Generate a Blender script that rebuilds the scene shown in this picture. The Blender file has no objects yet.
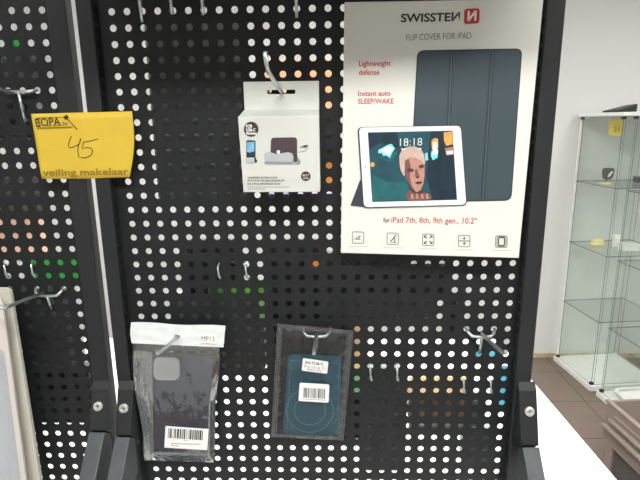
import bpy, bmesh, math, random
from mathutils import Vector, Matrix, noise
random.seed(7)
SC = bpy.context.scene
COL = SC.collection
PITCH = 0.018                                  # hole pitch of the perforated panels
CAM = Vector((0.2572, -0.6295, 1.63))
F = 506.657
RX = Vector((0.9996, 0.0250, -0.0110)).normalized()       # camera right
RY = Vector((-0.0050, -0.2286, -0.9735)).normalized()     # camera down
RZ = RX.cross(RY).normalized(); RY = RZ.cross(RX).normalized()
ROW0 = 1.7567                                  # height of the first full hole row

def ray(px, py): return RX * ((px - 320) / F) + RY * ((py - 240) / F) + RZ
def at(px, py, Y=0.0):
    d = ray(px, py); return CAM + d * ((Y - CAM.y) / d.y)
def atz(px, py, Z=0.0):
    d = ray(px, py); return CAM + d * ((Z - CAM.z) / d.z)

# ------------------------------------------------------------------ materials
def lin(c):
    c /= 255.0
    return c / 12.92 if c <= 0.04045 else ((c + 0.055) / 1.055) ** 2.4
def rgb(r, g, b): return (lin(r), lin(g), lin(b), 1.0)
MATS = {}
def mat(name, col, rough=0.5, metal=0.0, var=0.06, scale=30.0, bump=0.0, bscale=200.0, spec=0.5, emit=0.0):
    if name in MATS: return MATS[name]
    m = bpy.data.materials.new(name); m.use_nodes = True
    nt = m.node_tree; b = nt.nodes['Principled BSDF']
    b.inputs['Roughness'].default_value = rough; b.inputs['Metallic'].default_value = metal
    b.inputs['Specular IOR Level'].default_value = spec
    tc = nt.nodes.new('ShaderNodeTexCoord')
    nz = nt.nodes.new('ShaderNodeTexNoise'); nz.inputs['Scale'].default_value = scale; nz.inputs['Detail'].default_value = 4
    nt.links.new(tc.outputs['Object'], nz.inputs['Vector'])
    cr = nt.nodes.new('ShaderNodeValToRGB')
    cr.color_ramp.elements[0].position = 0.3; cr.color_ramp.elements[1].position = 0.7
    c = rgb(*col)
    cr.color_ramp.elements[0].color = tuple(x * (1 - var) for x in c[:3]) + (1,)
    cr.color_ramp.elements[1].color = tuple(min(1, x * (1 + var)) for x in c[:3]) + (1,)
    nt.links.new(nz.outputs['Fac'], cr.inputs['Fac']); nt.links.new(cr.outputs['Color'], b.inputs['Base Color'])
    if bump:
        n2 = nt.nodes.new('ShaderNodeTexNoise'); n2.inputs['Scale'].default_value = bscale
        bp = nt.nodes.new('ShaderNodeBump'); bp.inputs['Strength'].default_value = bump; bp.inputs['Distance'].default_value = 0.002
        nt.links.new(tc.outputs['Object'], n2.inputs['Vector'])
        nt.links.new(n2.outputs['Fac'], bp.inputs['Height']); nt.links.new(bp.outputs['Normal'], b.inputs['Normal'])
    if emit:
        b.inputs['Emission Color'].default_value = c; b.inputs['Emission Strength'].default_value = emit
    MATS[name] = m; return m

def film(name, tint, gloss=0.10, rough=0.08, bump=0.0, bscale=90.0, milky=0.0):
    m = bpy.data.materials.new(name); m.use_nodes = True
    nt = m.node_tree; nt.nodes.clear()
    out = nt.nodes.new('ShaderNodeOutputMaterial')
    tr = nt.nodes.new('ShaderNodeBsdfTransparent'); tr.inputs['Color'].default_value = tint + (1,)
    gl = nt.nodes.new('ShaderNodeBsdfGlossy'); gl.inputs['Roughness'].default_value = rough
    fr = nt.nodes.new('ShaderNodeMath'); fr.operation = 'MULTIPLY'; fr.inputs[1].default_value = .7
    lw = nt.nodes.new('ShaderNodeLayerWeight'); lw.inputs['Blend'].default_value = .5
    pw = nt.nodes.new('ShaderNodeMath'); pw.operation = 'POWER'; pw.inputs[1].default_value = 5.0
    nt.links.new(lw.outputs['Facing'], pw.inputs[0]); nt.links.new(pw.outputs[0], fr.inputs[0])
    ad = nt.nodes.new('ShaderNodeMath'); ad.operation = 'ADD'; ad.inputs[1].default_value = gloss; ad.use_clamp = True
    nt.links.new(fr.outputs[0], ad.inputs[0])
    mx = nt.nodes.new('ShaderNodeMixShader')
    nt.links.new(ad.outputs[0], mx.inputs[0]); nt.links.new(tr.outputs[0], mx.inputs[1]); nt.links.new(gl.outputs[0], mx.inputs[2])
    last = mx
    if milky:
        df = nt.nodes.new('ShaderNodeBsdfDiffuse'); df.inputs['Color'].default_value = (.8, .82, .82, 1)
        m2 = nt.nodes.new('ShaderNodeMixShader'); m2.inputs[0].default_value = milky
        nt.links.new(mx.outputs[0], m2.inputs[1]); nt.links.new(df.outputs[0], m2.inputs[2]); last = m2
    if bump:
        tc = nt.nodes.new('ShaderNodeTexCoord'); nz = nt.nodes.new('ShaderNodeTexNoise')
        nz.inputs['Scale'].default_value = bscale; nz.inputs['Detail'].default_value = 3; nz.inputs['Distortion'].default_value = 1.0
        bp = nt.nodes.new('ShaderNodeBump'); bp.inputs['Strength'].default_value = bump; bp.inputs['Distance'].default_value = 0.004
        nt.links.new(tc.outputs['Object'], nz.inputs['Vector']); nt.links.new(nz.outputs['Fac'], bp.inputs['Height'])
        nt.links.new(bp.outputs['Normal'], gl.inputs['Normal'])
    nt.links.new(last.outputs[0], out.inputs[0]); MATS[name] = m; return m

def floor_mat():
    m = bpy.data.materials.new('floor_tiles'); m.use_nodes = True
    nt = m.node_tree; b = nt.nodes['Principled BSDF']; b.inputs['Roughness'].default_value = 0.55
    tc = nt.nodes.new('ShaderNodeTexCoord'); mp = nt.nodes.new('ShaderNodeMapping')
    mp.inputs['Location'].default_value = (0.06, -0.306, 0)
    br = nt.nodes.new('ShaderNodeTexBrick'); br.offset = 0.0; br.squash = 1.0
    br.inputs['Scale'].default_value = 1.0; br.inputs['Brick Width'].default_value = 0.36; br.inputs['Row Height'].default_value = 0.36
    br.inputs['Mortar Size'].default_value = 0.004; br.inputs['Mortar Smooth'].default_value = 0.2
    br.inputs['Color1'].default_value = rgb(122, 107, 98); br.inputs['Color2'].default_value = rgb(126, 110, 101)
    br.inputs['Mortar'].default_value = rgb(88, 75, 68)
    nt.links.new(tc.outputs['Object'], mp.inputs[0]); nt.links.new(mp.outputs[0], br.inputs['Vector'])
    nz = nt.nodes.new('ShaderNodeTexNoise'); nz.inputs['Scale'].default_value = 9; nz.inputs['Detail'].default_value = 6
    nt.links.new(tc.outputs['Object'], nz.inputs['Vector'])
    mx = nt.nodes.new('ShaderNodeMix'); mx.data_type = 'RGBA'; mx.blend_type = 'OVERLAY'; mx.inputs[0].default_value = 0.18
    nt.links.new(br.outputs['Color'], mx.inputs[6]); nt.links.new(nz.outputs['Color'], mx.inputs[7])
    nt.links.new(mx.outputs[2], b.inputs['Base Color']); return m

M = lambda n: MATS[n]
mat('panel_black', (25, 28, 29), 0.52, 0, .10, 14, .08, 900, .35)
mat('upright_black', (33, 35, 37), 0.5, 0, .10, 25, .10, 600, .4)
mat('leg_grey_lit', (70, 74, 77), 0.45, 0, .12, 40, .08, 500, .45)  # grey partly stands for light caught by the upward-sloping arm
mat('slot_dark', (6, 6, 7), 0.9)
mat('zinc', (196, 204, 204), 0.28, 0.9, .10, 300)
mat('screw_zinc', (205, 205, 198), 0.35, .6, .08, 300)
mat('carton_white', (228, 228, 220), 0.42, 0, .012, 12, 0, 1, .4)
mat('box_white', (208, 210, 203), 0.5, 0, .015, 12)
mat('paper_white', (238, 238, 236), 0.6, 0, .02, 60)
mat('header_white', (226, 230, 230), 0.35, 0, .05, 50, .25, 60)
mat('ink_black', (28, 26, 26), 0.5)
mat('ink_grey', (120, 118, 116), 0.5)
mat('ink_pale', (196, 194, 188), 0.5)
mat('ink_red', (196, 52, 50), 0.5)
mat('print_white', (246, 246, 244), 0.4)
mat('print_teal_grey', (58, 73, 80), 0.45, 0, .05, 25)
mat('print_teal_dark', (40, 52, 58), 0.45)
mat('print_teal_light', (76, 94, 101), 0.45)
mat('print_flap', (52, 58, 70), 0.45)
mat('screen_teal', (28, 76, 88), 0.35, 0, .35, 45)
mat('screen_deep', (18, 42, 58), 0.35, 0, .3, 60)
mat('screen_cyan', (120, 222, 226), 0.35)
mat('screen_glow', (32, 98, 104), 0.35, 0, .2, 60)
mat('screen_orange', (226, 160, 76), 0.35, 0, .2, 90)
mat('screen_rose', (176, 122, 120), 0.35)
mat('hair_blond', (206, 178, 166), 0.4, 0, .08, 200)
mat('skin', (190, 140, 124), 0.4, 0, .10, 120)
mat('skin_dim', (128, 84, 80), 0.4, 0, .12, 120)
mat('skin_deep', (78, 50, 56), 0.4)
mat('plum', (72, 56, 64), 0.5, 0, .05, 60)
mat('silver_print', (182, 186, 190), 0.4, 0, .08, 30)
mat('silver_dark', (140, 144, 150), 0.4)
mat('sky_print', (118, 178, 214), 0.4, 0, .2, 160)
mat('phone_dark', (38, 52, 66), 0.4)
mat('badge_brown', (62, 50, 48), 0.5)
mat('tag_yellow', (208, 176, 54), 0.55, 0, .03, 30)
mat('tag_pale', (250, 222, 96), .55)
mat('tag_ink', (52, 40, 18), 0.6)
mat('tag_gold', (140, 112, 30), 0.6)
mat('tag_spot', (246, 222, 96), 0.55)
mat('case_blue_reflection', (32, 47, 70), 0.32, 0, .10, 18)  # navy stands in for blue reflections on the dark grey case
mat('case_rim', (38, 41, 45), 0.35)
mat('cutout_pale', (176, 178, 176), 0.5, 0, .03, 60)
mat('case_teal', (38, 80, 96), 0.55, 0, .16, 30, .2, 900)  # teal made bluer in place of blue reflections on the wallet
mat('stitch', (96, 138, 148), 0.6)
mat('case_seam', (70, 112, 124), 0.6)
mat('table_white', (246, 246, 244), 0.4, 0, .01, 3)
mat('wall_white', (221, 222, 220), 0.85, 0, .02, 1.2, .05, 300)
mat('ceiling_white', (238, 238, 236), 0.9)
mat('skirting', (200, 186, 150), 0.8, 0, .25, 14)
mat('cab_white', (236, 236, 232), 0.45)
mat('glass_edge', (96, 112, 104), 0.2)
mat('clip_black', (34, 34, 36), 0.4)
mat('taupe', (146, 132, 124), 0.5, 0, .03, 20)
mat('taupe_dark', (88, 88, 90), 0.55, 0, .08, 30)
mat('black_plastic', (26, 27, 29), 0.4)
mat('grey_item', (74, 78, 80), 0.5, 0, .15, 60)
mat('coil_yellow', (238, 222, 160), 0.5, 0, .06, 60)
mat('navy', (34, 52, 84), 0.8)
mat('light_frame', (235, 235, 235), 0.5)
mat('diffuser', (255, 255, 250), 0.5, emit=9.0)
film('glass', (.974, .984, .978), 0.02, 0.02)
film('film_clear', (.86, .87, .88), 0.23, 0.08, 0.2, 40, 0.02)
film('film_crinkle', (.74, .75, .76), 0.14, 0.16, 0.6, 90, 0.30)
film('film_smooth', (.80, .82, .83), 0.05, 0.10, 0.25, 30, 0.015)
film('film_seam', (.60, .62, .63), 0.06, 0.3, 0.5, 200, 0.05)
film('blister', (.80, .88, .95), 0.06, 0.10, 0.6, 40, 0.20)

# ------------------------------------------------------------------ mesh builder
class MB:
    def __init__(s): s.v = []; s.f = []; s.m = []; s.mats = []; s.sm = []
    def mi(s, m):
        if m not in s.mats: s.mats.append(m)
        return s.mats.index(m)
    def add(s, vs, fs, m, smooth=False):
        o = len(s.v); s.v += [Vector(x) for x in vs]; k = s.mi(m)
        for f in fs: s.f.append([o + i for i in f]); s.m.append(k); s.sm.append(smooth)
        return s
    def poly(s, pts, m): return s.add(pts, [list(range(len(pts)))], m)
    def box(s, lo, hi, m):
        (a, b, c), (d, e, f) = lo, hi
        vs = [(a,b,c),(d,b,c),(d,e,c),(a,e,c),(a,b,f),(d,b,f),(d,e,f),(a,e,f)]
        return s.add(vs, [(0,3,2,1),(4,5,6,7),(0,1,5,4),(1,2,6,5),(2,3,7,6),(3,0,4,7)], m)
    def hexa(s, front, back, m):
        """solid between two equal outlines"""
        n = len(front); fs = [list(range(n)), list(range(2*n-1, n-1, -1))]
        for i in range(n): j = (i+1) % n; fs.append((i, i+n, j+n, j))
        return s.add(list(front)+list(back), fs, m)
    def tube(s, pts, r, m, n=8):
        pts = [Vector(p) for p in pts]; rings = []
        rr = r if isinstance(r, (list, tuple)) else [r]*len(pts)
        for i, p in enumerate(pts):
            a = (p - pts[i-1]).normalized() if i else None
            b = (pts[i+1] - p).normalized() if i < len(pts)-1 else None
            t = ((a or b) + (b or a)).normalized()
            u = t.cross(Vector((0,0,1)) if abs(t.z) < .9 else Vector((1,0,0))).normalized(); w = t.cross(u)
            k = 1.0
            if a and b: k = 1/max(.6, math.cos(a.angle(b)/2))
            rings.append([p + (u*math.cos(2*math.pi*q/n) + w*math.sin(2*math.pi*q/n))*rr[i]*(k if False else 1) for q in range(n)])
        vs = [x for g in rings for x in g]; fs = []
        for i in range(len(pts)-1):
            for q in range(n):
                q2 = (q+1) % n; fs.append((i*n+q, i*n+q2, (i+1)*n+q2, (i+1)*n+q))
        s.add(vs, fs, m, True)
        o = len(s.v)-len(vs)
        for base in (0, (len(pts)-1)*n):
            s.f.append([o+base+q for q in range(n)]); s.m.append(s.mi(m)); s.sm.append(False)
        return s
    def ribbon(s, pts, w, nrm, m):
        pts = [Vector(p) for p in pts]; L = []; R = []
        for i, p in enumerate(pts):
            t = (pts[min(i+1, len(pts)-1)] - pts[max(i-1, 0)]).normalized(); q = t.cross(nrm).normalized()*w/2
            L.append(p+q); R.append(p-q)
        n = len(pts)
        return s.add(L+R, [(i, i+1, n+i+1, n+i) for i in range(n-1)], m)
    def build(s, name, parent=None, bevel=0.0, seg=2, recalc=True):
        me = bpy.data.meshes.new(name)
        W = WM.get(parent.name) if parent is not None else None
        vs = s.v if W is None else [W.inverted() @ x for x in s.v]
        me.from_pydata([tuple(x) for x in vs], [], s.f)
        for m in s.mats: me.materials.append(m)
        for p, k, q in zip(me.polygons, s.m, s.sm): p.material_index = k; p.use_smooth = q
        if recalc:
            bm = bmesh.new(); bm.from_mesh(me); bmesh.ops.recalc_face_normals(bm, faces=bm.faces); bm.to_mesh(me); bm.free()
        me.update()
        o = bpy.data.objects.new(name, me); COL.objects.link(o)
        if parent is not None: o.parent = parent; WM[o.name] = W
        else: WM[o.name] = Matrix.Identity(4)
        if bevel:
            b = o.modifiers.new('bevel', 'BEVEL'); b.width = bevel; b.segments = seg; b.limit_method = 'ANGLE'; b.angle_limit = math.radians(40)
        return o
WM = {}
def tag(o, label, cat, group=None, kind=None):
    o['label'] = label; o['category'] = cat
    if group: o['group'] = group
    if kind: o['kind'] = kind
    return o
def thing(name, label, cat, loc, mtx=None, group=None):
    o = bpy.data.objects.new(name, None); COL.objects.link(o); o.empty_display_size = .02
    W = Matrix.Translation(Vector(loc)) @ (mtx.to_4x4() if mtx else Matrix.Identity(4))
    o.matrix_world = W; WM[o.name] = W
    return tag(o, label, cat, group)
def dup(root, delta, label, group=None):
    r = root.copy(); COL.objects.link(r); r.location = root.location + Vector(delta); r['label'] = label
    if group: r['group'] = group
    WM[r.name] = Matrix.Translation(Vector(delta)) @ WM[root.name]
    for ch in list(root.children):
        c = ch.copy(); COL.objects.link(c); c.parent = r
        for g in list(ch.children):
            d = g.copy(); COL.objects.link(d); d.parent = c
    return r
def struct(o): o['kind'] = 'structure'; return o
def rect_round(x0, y0, x1, y1, r, n=5):
    pts = []
    for cx, cy, a0 in ((x1-r, y1-r, 0), (x0+r, y1-r, 90), (x0+r, y0+r, 180), (x1-r, y0+r, 270)):
        for k in range(n+1):
            a = math.radians(a0 + 90*k/n); pts.append((cx + r*math.cos(a), cy + r*math.sin(a)))
    return pts
def quad_round(c, r, n=5):
    """rounded outline of a 2-D quad, corners in order"""
    c = [Vector(p) for p in c]; out = []
    for i, p in enumerate(c):
        a = (c[i-1]-p).normalized()*r; b = (c[(i+1) % len(c)]-p).normalized()*r
        for k in range(n+1):
            t = k/n; out.append(tuple((p+a)*(1-t)**2 + p*2*t*(1-t) + (p+b)*t*t))
    return out

class Surf:
    """a flat face standing in the room; local axes right, up, outward"""
    def __init__(s, center, tilt=0, yaw=0, roll=0, warp=None):
        s.R = Matrix.Rotation(yaw, 3, 'Z') @ Matrix.Rotation(tilt, 3, 'X') @ Matrix.Rotation(-roll, 3, 'Y')
        s.o = Vector(center); s.u = s.R @ Vector((1,0,0)); s.v = s.R @ Vector((0,0,1)); s.n = s.R @ Vector((0,-1,0)); s.warp = warp
    def uv(s, px, py):
        d = ray(px, py); t = (s.o-CAM).dot(s.n)/d.dot(s.n); p = CAM + d*t - s.o
        return p.dot(s.u), p.dot(s.v)
    def w(s, u, v, lev=0.0): return s.o + s.u*u + s.v*v + s.n*(lev*0.00012 + (s.warp(u, v) if s.warp else 0))
    def p(s, px, py, lev=0.0): return s.w(*s.uv(px, py), lev)
    def pts(s, L, lev=0.0): return [s.p(x, y, lev) for x, y in L]
    def circ(s, px, py, rx, ry, lev, n=24): return s.pts([(px+rx*math.cos(2*math.pi*k/n), py+ry*math.sin(2*math.pi*k/n)) for k in range(n)], lev)

def text_mesh(body, bold=0.0):
    cu = bpy.data.curves.new('t', 'FONT'); cu.body = body; cu.offset = bold; cu.resolution_u = 3
    ob = bpy.data.objects.new('t', cu); COL.objects.link(ob)
    dg = bpy.context.evaluated_depsgraph_get(); me = bpy.data.meshes.new_from_object(ob.evaluated_get(dg))
    vs = [v.co.copy() for v in me.vertices]; fs = [list(p.vertices) for p in me.polygons]
    bpy.data.objects.remove(ob); bpy.data.curves.remove(cu); bpy.data.meshes.remove(me)
    return vs, fs
CAPH = None
def text_on(mb, S, body, pL, pR, cap_px, m, lev=3, bold=0.0):
    """writes body with its baseline from pixel pL to pR on surface S"""
    global CAPH
    if CAPH is None: CAPH = max(v.y for v in text_mesh('H')[0])
    vs, fs = text_mesh(body, bold)
    x0 = min(v.x for v in vs); x1 = max(v.x for v in vs)
    a = Vector(S.uv(*pL)); b = Vector(S.uv(*pR)); e = b-a
    up = Vector((-e.y, e.x)).normalized()
    t = Vector(S.uv(pL[0], pL[1]-cap_px)); h = (t-a).length
    out = []
    for v in vs:
        q = a + e*((v.x-x0)/(x1-x0)) + up*(v.y/CAPH*h); out.append(S.w(q.x, q.y, lev))
    mb.add(out, fs, m)
    return mb
def stroke(mb, S, pxs, wpx, m, lev=3):
    pts = S.pts(pxs, lev); k = (S.p(pxs[0][0]+1, pxs[0][1]) - S.p(*pxs[0])).length
    return mb.ribbon(pts, wpx*k, S.n, m)

# ------------------------------------------------------------------ room
def slab(name, lo, hi, m): return struct(MB().box(lo, hi, M(m)).build(name))
MATS['floor_tiles'] = floor_mat()
X0, X1, Y0, Y1, H = -2.6, 3.1, -2.9, 2.6845, 2.62
slab('floor', (X0-.1, Y0-.1, -.1), (X1+.1, Y1+.1, 0), 'floor_tiles')
slab('ceiling', (X0-.1, Y0-.1, H), (X1+.1, Y1+.1, H+.1), 'ceiling_white')
slab('wall_back', (X0-.1, Y1, 0), (X1+.1, Y1+.1, H), 'wall_white')
slab('wall_front', (X0-.1, Y0-.1, 0), (X1+.1, Y0, H), 'wall_white')
slab('wall_left', (X0-.1, Y0, 0), (X0, Y1, H), 'wall_white')
slab('wall_right', (X1, Y0, 0), (X1+.1, Y1, H), 'wall_white')
slab('baseboard_back', (X0, Y1-.006, 0), (X1, Y1, .03), 'skirting')

# ceiling lights (above the frame)
def ceiling_light(x, y, lx, ly, watts, label):
    t = thing('ceiling_light', label, 'light', (x, y, H))
    fr = MB()
    fr.box((x-lx/2-.03, y-ly/2-.03, H-.05), (x+lx/2+.03, y-ly/2, H), M('light_frame'))
    fr.box((x-lx/2-.03, y+ly/2, H-.05), (x+lx/2+.03, y+ly/2+.03, H), M('light_frame'))
    fr.box((x-lx/2-.03, y-ly/2, H-.05), (x-lx/2, y+ly/2, H), M('light_frame'))
    fr.box((x+lx/2, y-ly/2, H-.05), (x+lx/2+.03, y+ly/2, H), M('light_frame'))
    fr.build('frame', t)
    MB().box((x-lx/2, y-ly/2, H-.02), (x+lx/2, y+ly/2, H-.001), M('diffuser')).build('diffuser', t)
    L = bpy.data.lights.new('lamp', 'AREA'); L.shape = 'RECTANGLE'; L.size = lx; L.size_y = ly; L.energy = watts; L.color = (1, 1, .975)
    o = bpy.data.objects.new('lamp', L); COL.objects.link(o); o.parent = t; o.location = (0, 0, -.03)
ceiling_light(0.35, -1.20, 1.2, .30, 38, 'fluorescent ceiling panel behind the camera, over the front of the table')
ceiling_light(0.30, 0.95, 1.2, .35, 40, 'fluorescent ceiling panel behind the pegboards, over the back of the table')
ceiling_light(2.30, 0.30, .35, 1.2, 30, 'fluorescent ceiling panel over the floor beside the table')
ceiling_light(-1.7, 0.40, .35, 1.2, 26, 'fluorescent ceiling panel left of the pegboards')

# ------------------------------------------------------------------ table
TZ = 0.80
t = thing('table', 'white table with bright top under the pegboard stands', 'table', (-.1, .3, 0))
MB().hexa([(-1.1,-.55,TZ), (.962,-.55,TZ), (.889,1.22,TZ), (-1.1,1.22,TZ)], [(-1.1,-.55,TZ-.03), (.962,-.55,TZ-.03), (.889,1.22,TZ-.03), (-1.1,1.22,TZ-.03)], M('table_white')).build('tabletop', t, .002)
for x, y in ((-1.04,-.49), (.88,-.49), (.82,1.15), (-1.04,1.15)):
    MB().box((x-.02, y-.02, 0), (x+.02, y+.02, TZ-.03), M('light_frame')).build('leg', t)

# ------------------------------------------------------------------ pegboard stands
def panel_mesh(mb, x0, x1, z0, z1, cx0, ncol, rz0, nrow, r, m):
    """sheet with real round holes: a ring of quads per hole, plain strips around"""
    T = .0009; N = 12; h = PITCH/2
    gx0, gx1 = cx0-h, cx0+(ncol-1)*PITCH+h; gz1, gz0 = rz0+h, rz0-(nrow-1)*PITCH-h
    for a, b, c, d in ((x0, gx0, z0, z1), (gx1, x1, z0, z1), (gx0, gx1, z0, gz0), (gx0, gx1, gz1, z1)):
        if b-a > 1e-5 and d-c > 1e-5: mb.box((a, -T/2, c), (b, T/2, d), m)
    ang = [2*math.pi*(k+.5)/N for k in range(N)]
    cs = [(math.cos(a), math.sin(a)) for a in ang]
    sq = []
    for a in ang:
        c, s = math.cos(a), math.sin(a); k = h/max(abs(c), abs(s)); sq.append((c*k, s*k))
    sq8 = sq
    fs = []
    for k in range(N):
        j = (k+1) % N
        fs += [(k, j, N+j, N+k), (3*N+k, 3*N+j, 2*N+j, 2*N+k), (k, 2*N+k, 2*N+j, j)]
    # the four corner triangles left between the ring polygon and the square
    corners = [(h, h), (-h, h), (-h, -h), (h, -h)]
    for c in range(ncol):
        for q in range(nrow):
            X, Z = cx0+c*PITCH, rz0-q*PITCH
            vs = [(X+r*a, -T/2, Z+r*b) for a, b in cs] + [(X+a, -T/2, Z+b) for a, b in sq8] \
               + [(X+r*a, T/2, Z+r*b) for a, b in cs] + [(X+a, T/2, Z+b) for a, b in sq8] \
               + [(X+a, -T/2, Z+b) for a, b in corners] + [(X+a, T/2, Z+b) for a, b in corners]
            ff = list(fs)
            for ci, (k, j) in enumerate(((1, 1), (4, 4), (7, 7), (10, 10))):
                # ring vertex pairs straddling each corner
                pass
            for ci in range(4):
                a0 = 45 + 90*ci
                k = int(round((math.radians(a0)-ang[0])/(2*math.pi/N)-.5)); k %= N; j = (k+1) % N
                ff += [(N+k, N+j, 4*N+ci), (3*N+k, 3*N+j, 4*N+4+ci)]
            mb.add(vs, ff, m)
def upright(t, x0, x1, slot_x, side):
    u = MB().box((x0, -.016, TZ+.002), (x1, .0012, 2.06), M('upright_black')).build('upright', t, .0015)
    s = MB(); z = TZ+.03
    while z < 2.03:
        s.box((slot_x-.0006, -.0118, z), (slot_x+.0006, -.0058, z+.0115), M('slot_dark')); z += .0155
    s.build('slot_row', u)
    return u
def leg(t, x0, x1, zk=1.2185, zs=1.2605):
    yk = -.0455 + (zk-1.2185)*.22
    prof = [(-.016, 1.294), (-.0235, 1.284), (yk, zk), (yk+.012, zk-.012), (-.016, 1.195)]
    o = MB().hexa([(x0, y, z) for y, z in prof], [(x1, y, z) for y, z in prof], M('upright_black')).build('leg_bracket', t, .0012)
    arm = [(yk-.0030, zk-.0004), (-.43, .8005), (-.39, .8005), (yk+.012, zk-.060), (yk+.0125, zk-.0125)]
    MB().hexa([(x0+.0006, y, z) for y, z in arm], [(x1-.0006, y, z) for y, z in arm], M('leg_grey_lit')).build('leg', t, .0012)['label'] = 'sloping leg, its grey partly painted light'
    c = Vector(((x0+x1)/2, -.0345-(1.2605-zs)*.2, zs)); n = Vector((0, -.957, .29)).normalized(); u = Vector((1,0,0)); v = n.cross(u)
    s = MB(); N = 20; rings = []
    for rr, h in ((.0062, -.0016), (.0062, .0010), (.0050, .0019), (.0016, .0019), (.0011, .0008)):
        rings.append([c + u*rr*math.cos(2*math.pi*k/N) + v*rr*math.sin(2*math.pi*k/N) + n*h for k in range(N)])
    fs = [(i*N+k, i*N+(k+1) % N, (i+1)*N+(k+1) % N, (i+1)*N+k) for i in range(4) for k in range(N)] + [[4*N+k for k in range(N)]]
    s.add([p for g in rings for p in g], fs, M('screw_zinc'), True)
    s.ribbon([c-u*.0024+n*.0021, c+u*.0024+n*.0021], .0008, n, M('slot_dark')); s.ribbon([c-v*.0024+n*.0021, c+v*.0024+n*.0021], .0008, n, M('slot_dark'))
    sc = s.build('screw', o); sc['label'] = 'silver cross-head screw'
    return o
NROW = 57
t = thing('display_stand', 'black perforated display stand holding the tablet cover box and the two pouches', 'display stand', (.24, 0, TZ))
mb = MB(); panel_mesh(mb, -.0165, .4955, TZ+.05, 2.05, 0.0, 28, ROW0+14*PITCH, NROW+8, .0041, M('panel_black')); mb.build('perforated_panel', t, recalc=False)
upright(t, -.0350, -.0165, -.0165, 1); upright(t, .4955, .5165, .4955, -1)
leg(t, -.0325, -.0115, 1.2285, 1.2625); leg(t, .4985, .5215)
MB().box((-.034, -.014, 2.05), (.515, .0, 2.07), M('upright_black')).build('top_rail', t)
LC0 = -4.56*PITCH; LROW = .18*PITCH                       # hole raster of the left stand
t = thing('display_stand', 'black perforated display stand cut off by the left frame edge, beyond the yellow number card', 'display stand', (-.33, 0, TZ))
mb = MB(); panel_mesh(mb, LC0-27*PITCH-.0135, -.0685, TZ+.05, 2.05, LC0-27*PITCH, 28, ROW0+LROW+14*PITCH, NROW+8, .0041, M('panel_black')); mb.build('perforated_panel', t, recalc=False)
upright(t, -.0685, -.0465, -.0685, -1)
xl = LC0-27*PITCH-.0135; upright(t, xl-.021, xl, xl, 1)
leg(t, -.0675, -.045, 1.2345, 1.2650); leg(t, xl-.021, xl)
MB().box((xl-.02, -.014, 2.05), (-.048, .0, 2.07), M('upright_black')).build('top_rail', t)

# ------------------------------------------------------------------ hooks
def col_x(c): return c*PITCH
def row_z(r): return ROW0 - r*PITCH
WR = .0021
def make_hook(label, x, z, prong, legl=.024, group='wire hooks on the pegboards', k=1.0):
    """twin-peg wire hook: crossbar through two holes, support leg and a prong toward the viewer"""
    t = thing('pegboard_hook', label, 'hook', (x, 0, z), None, group)
    c = [(x-.018, .006, z+.001), (x-.018, -.003, z), (x-.0165, -.0065, z-.003*k), (x-.012, -.0085, z-.0068*k), (x, -.009, z-.0075*k), (x+.012, -.0085, z-.0068*k), (x+.0165, -.0065, z-.003*k), (x+.018, -.003, z), (x+.018, .006, z+.001)]
    MB().tube(c, WR, M('zinc'), 10).build('crossbar', t)
    MB().tube([(x, -.0095, z-.008*k), (x, -.0035, z-.0085-legl)], WR*.92, M('zinc'), 10).build('leg', t)
    MB().tube([(x+a, b, z+d) for a, b, d in prong], WR*1.05, M('zinc'), 10).build('prong', t)
    return t
STD = [(0, -.0085, -.0035), (0, -.055, .0035), (0, -.092, .0095), (0, -.0965, .0112), (.0004, -.0985, .0150)]
hk = make_hook('bare silver wire hook below the right corner of the tablet cover box', col_x(25), row_z(22), STD)
h2 = dup(hk, (col_x(13)-col_x(25), 0, 0), 'silver wire hook carrying the clear pouch with the teal case')
h3 = dup(hk, (col_x(3)-col_x(25), 0, 0), 'silver wire hook carrying the pouch with the white header')
make_hook('silver wire hook with upturned tip carrying the white dock box', col_x(11), row_z(5)-.0015, [(0, -.0085, -.0035), (-.001, -.07, .004), (-.002, -.118, .010), (-.0025, -.127, .0125), (-.003, -.1305, .018), (-.0035, -.133, .028)])
lx = LC0-2*PITCH; lz = ROW0+LROW-19*PITCH
make_hook('bare silver wire hook on the left panel beside the white card packs', lx, lz, [(-.006, -.0085, -.0035), (-.0065, -.05, .0015), (-.007, -.080, .0045), (-.0085, -.084, .005), (-.030, -.088, .008)], .019)
make_hook('bare silver wire hook on the left panel above the yellow number card', lx, ROW0+LROW-5*PITCH, [(-.007, -.0085, -.0035), (-.007, -.05, .0015), (-.008, -.090, .008), (-.0085, -.1, .014)], .028, k=.25)
for c, ll, s in ((2, .040, 'leftmost of four along the top edge'), (4, .032, 'second of four along the top edge'), (6, .0335, 'third of four along the top edge'), (12, .038, 'last of four along the top edge, above the dock box')):
    make_hook('hook showing only its leg, ' + s, col_x(c), row_z(-2), [(0, -.0085, -.0035), (0, -.092, .012), (0, -.099, .018)], ll)
make_hook('wire hook at the left frame edge carrying the white card packs', LC0-7*PITCH, ROW0+LROW-16*PITCH, [(0, -.0085, -.0035), (0, -.092, .012), (0, -.099, .018)])

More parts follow.
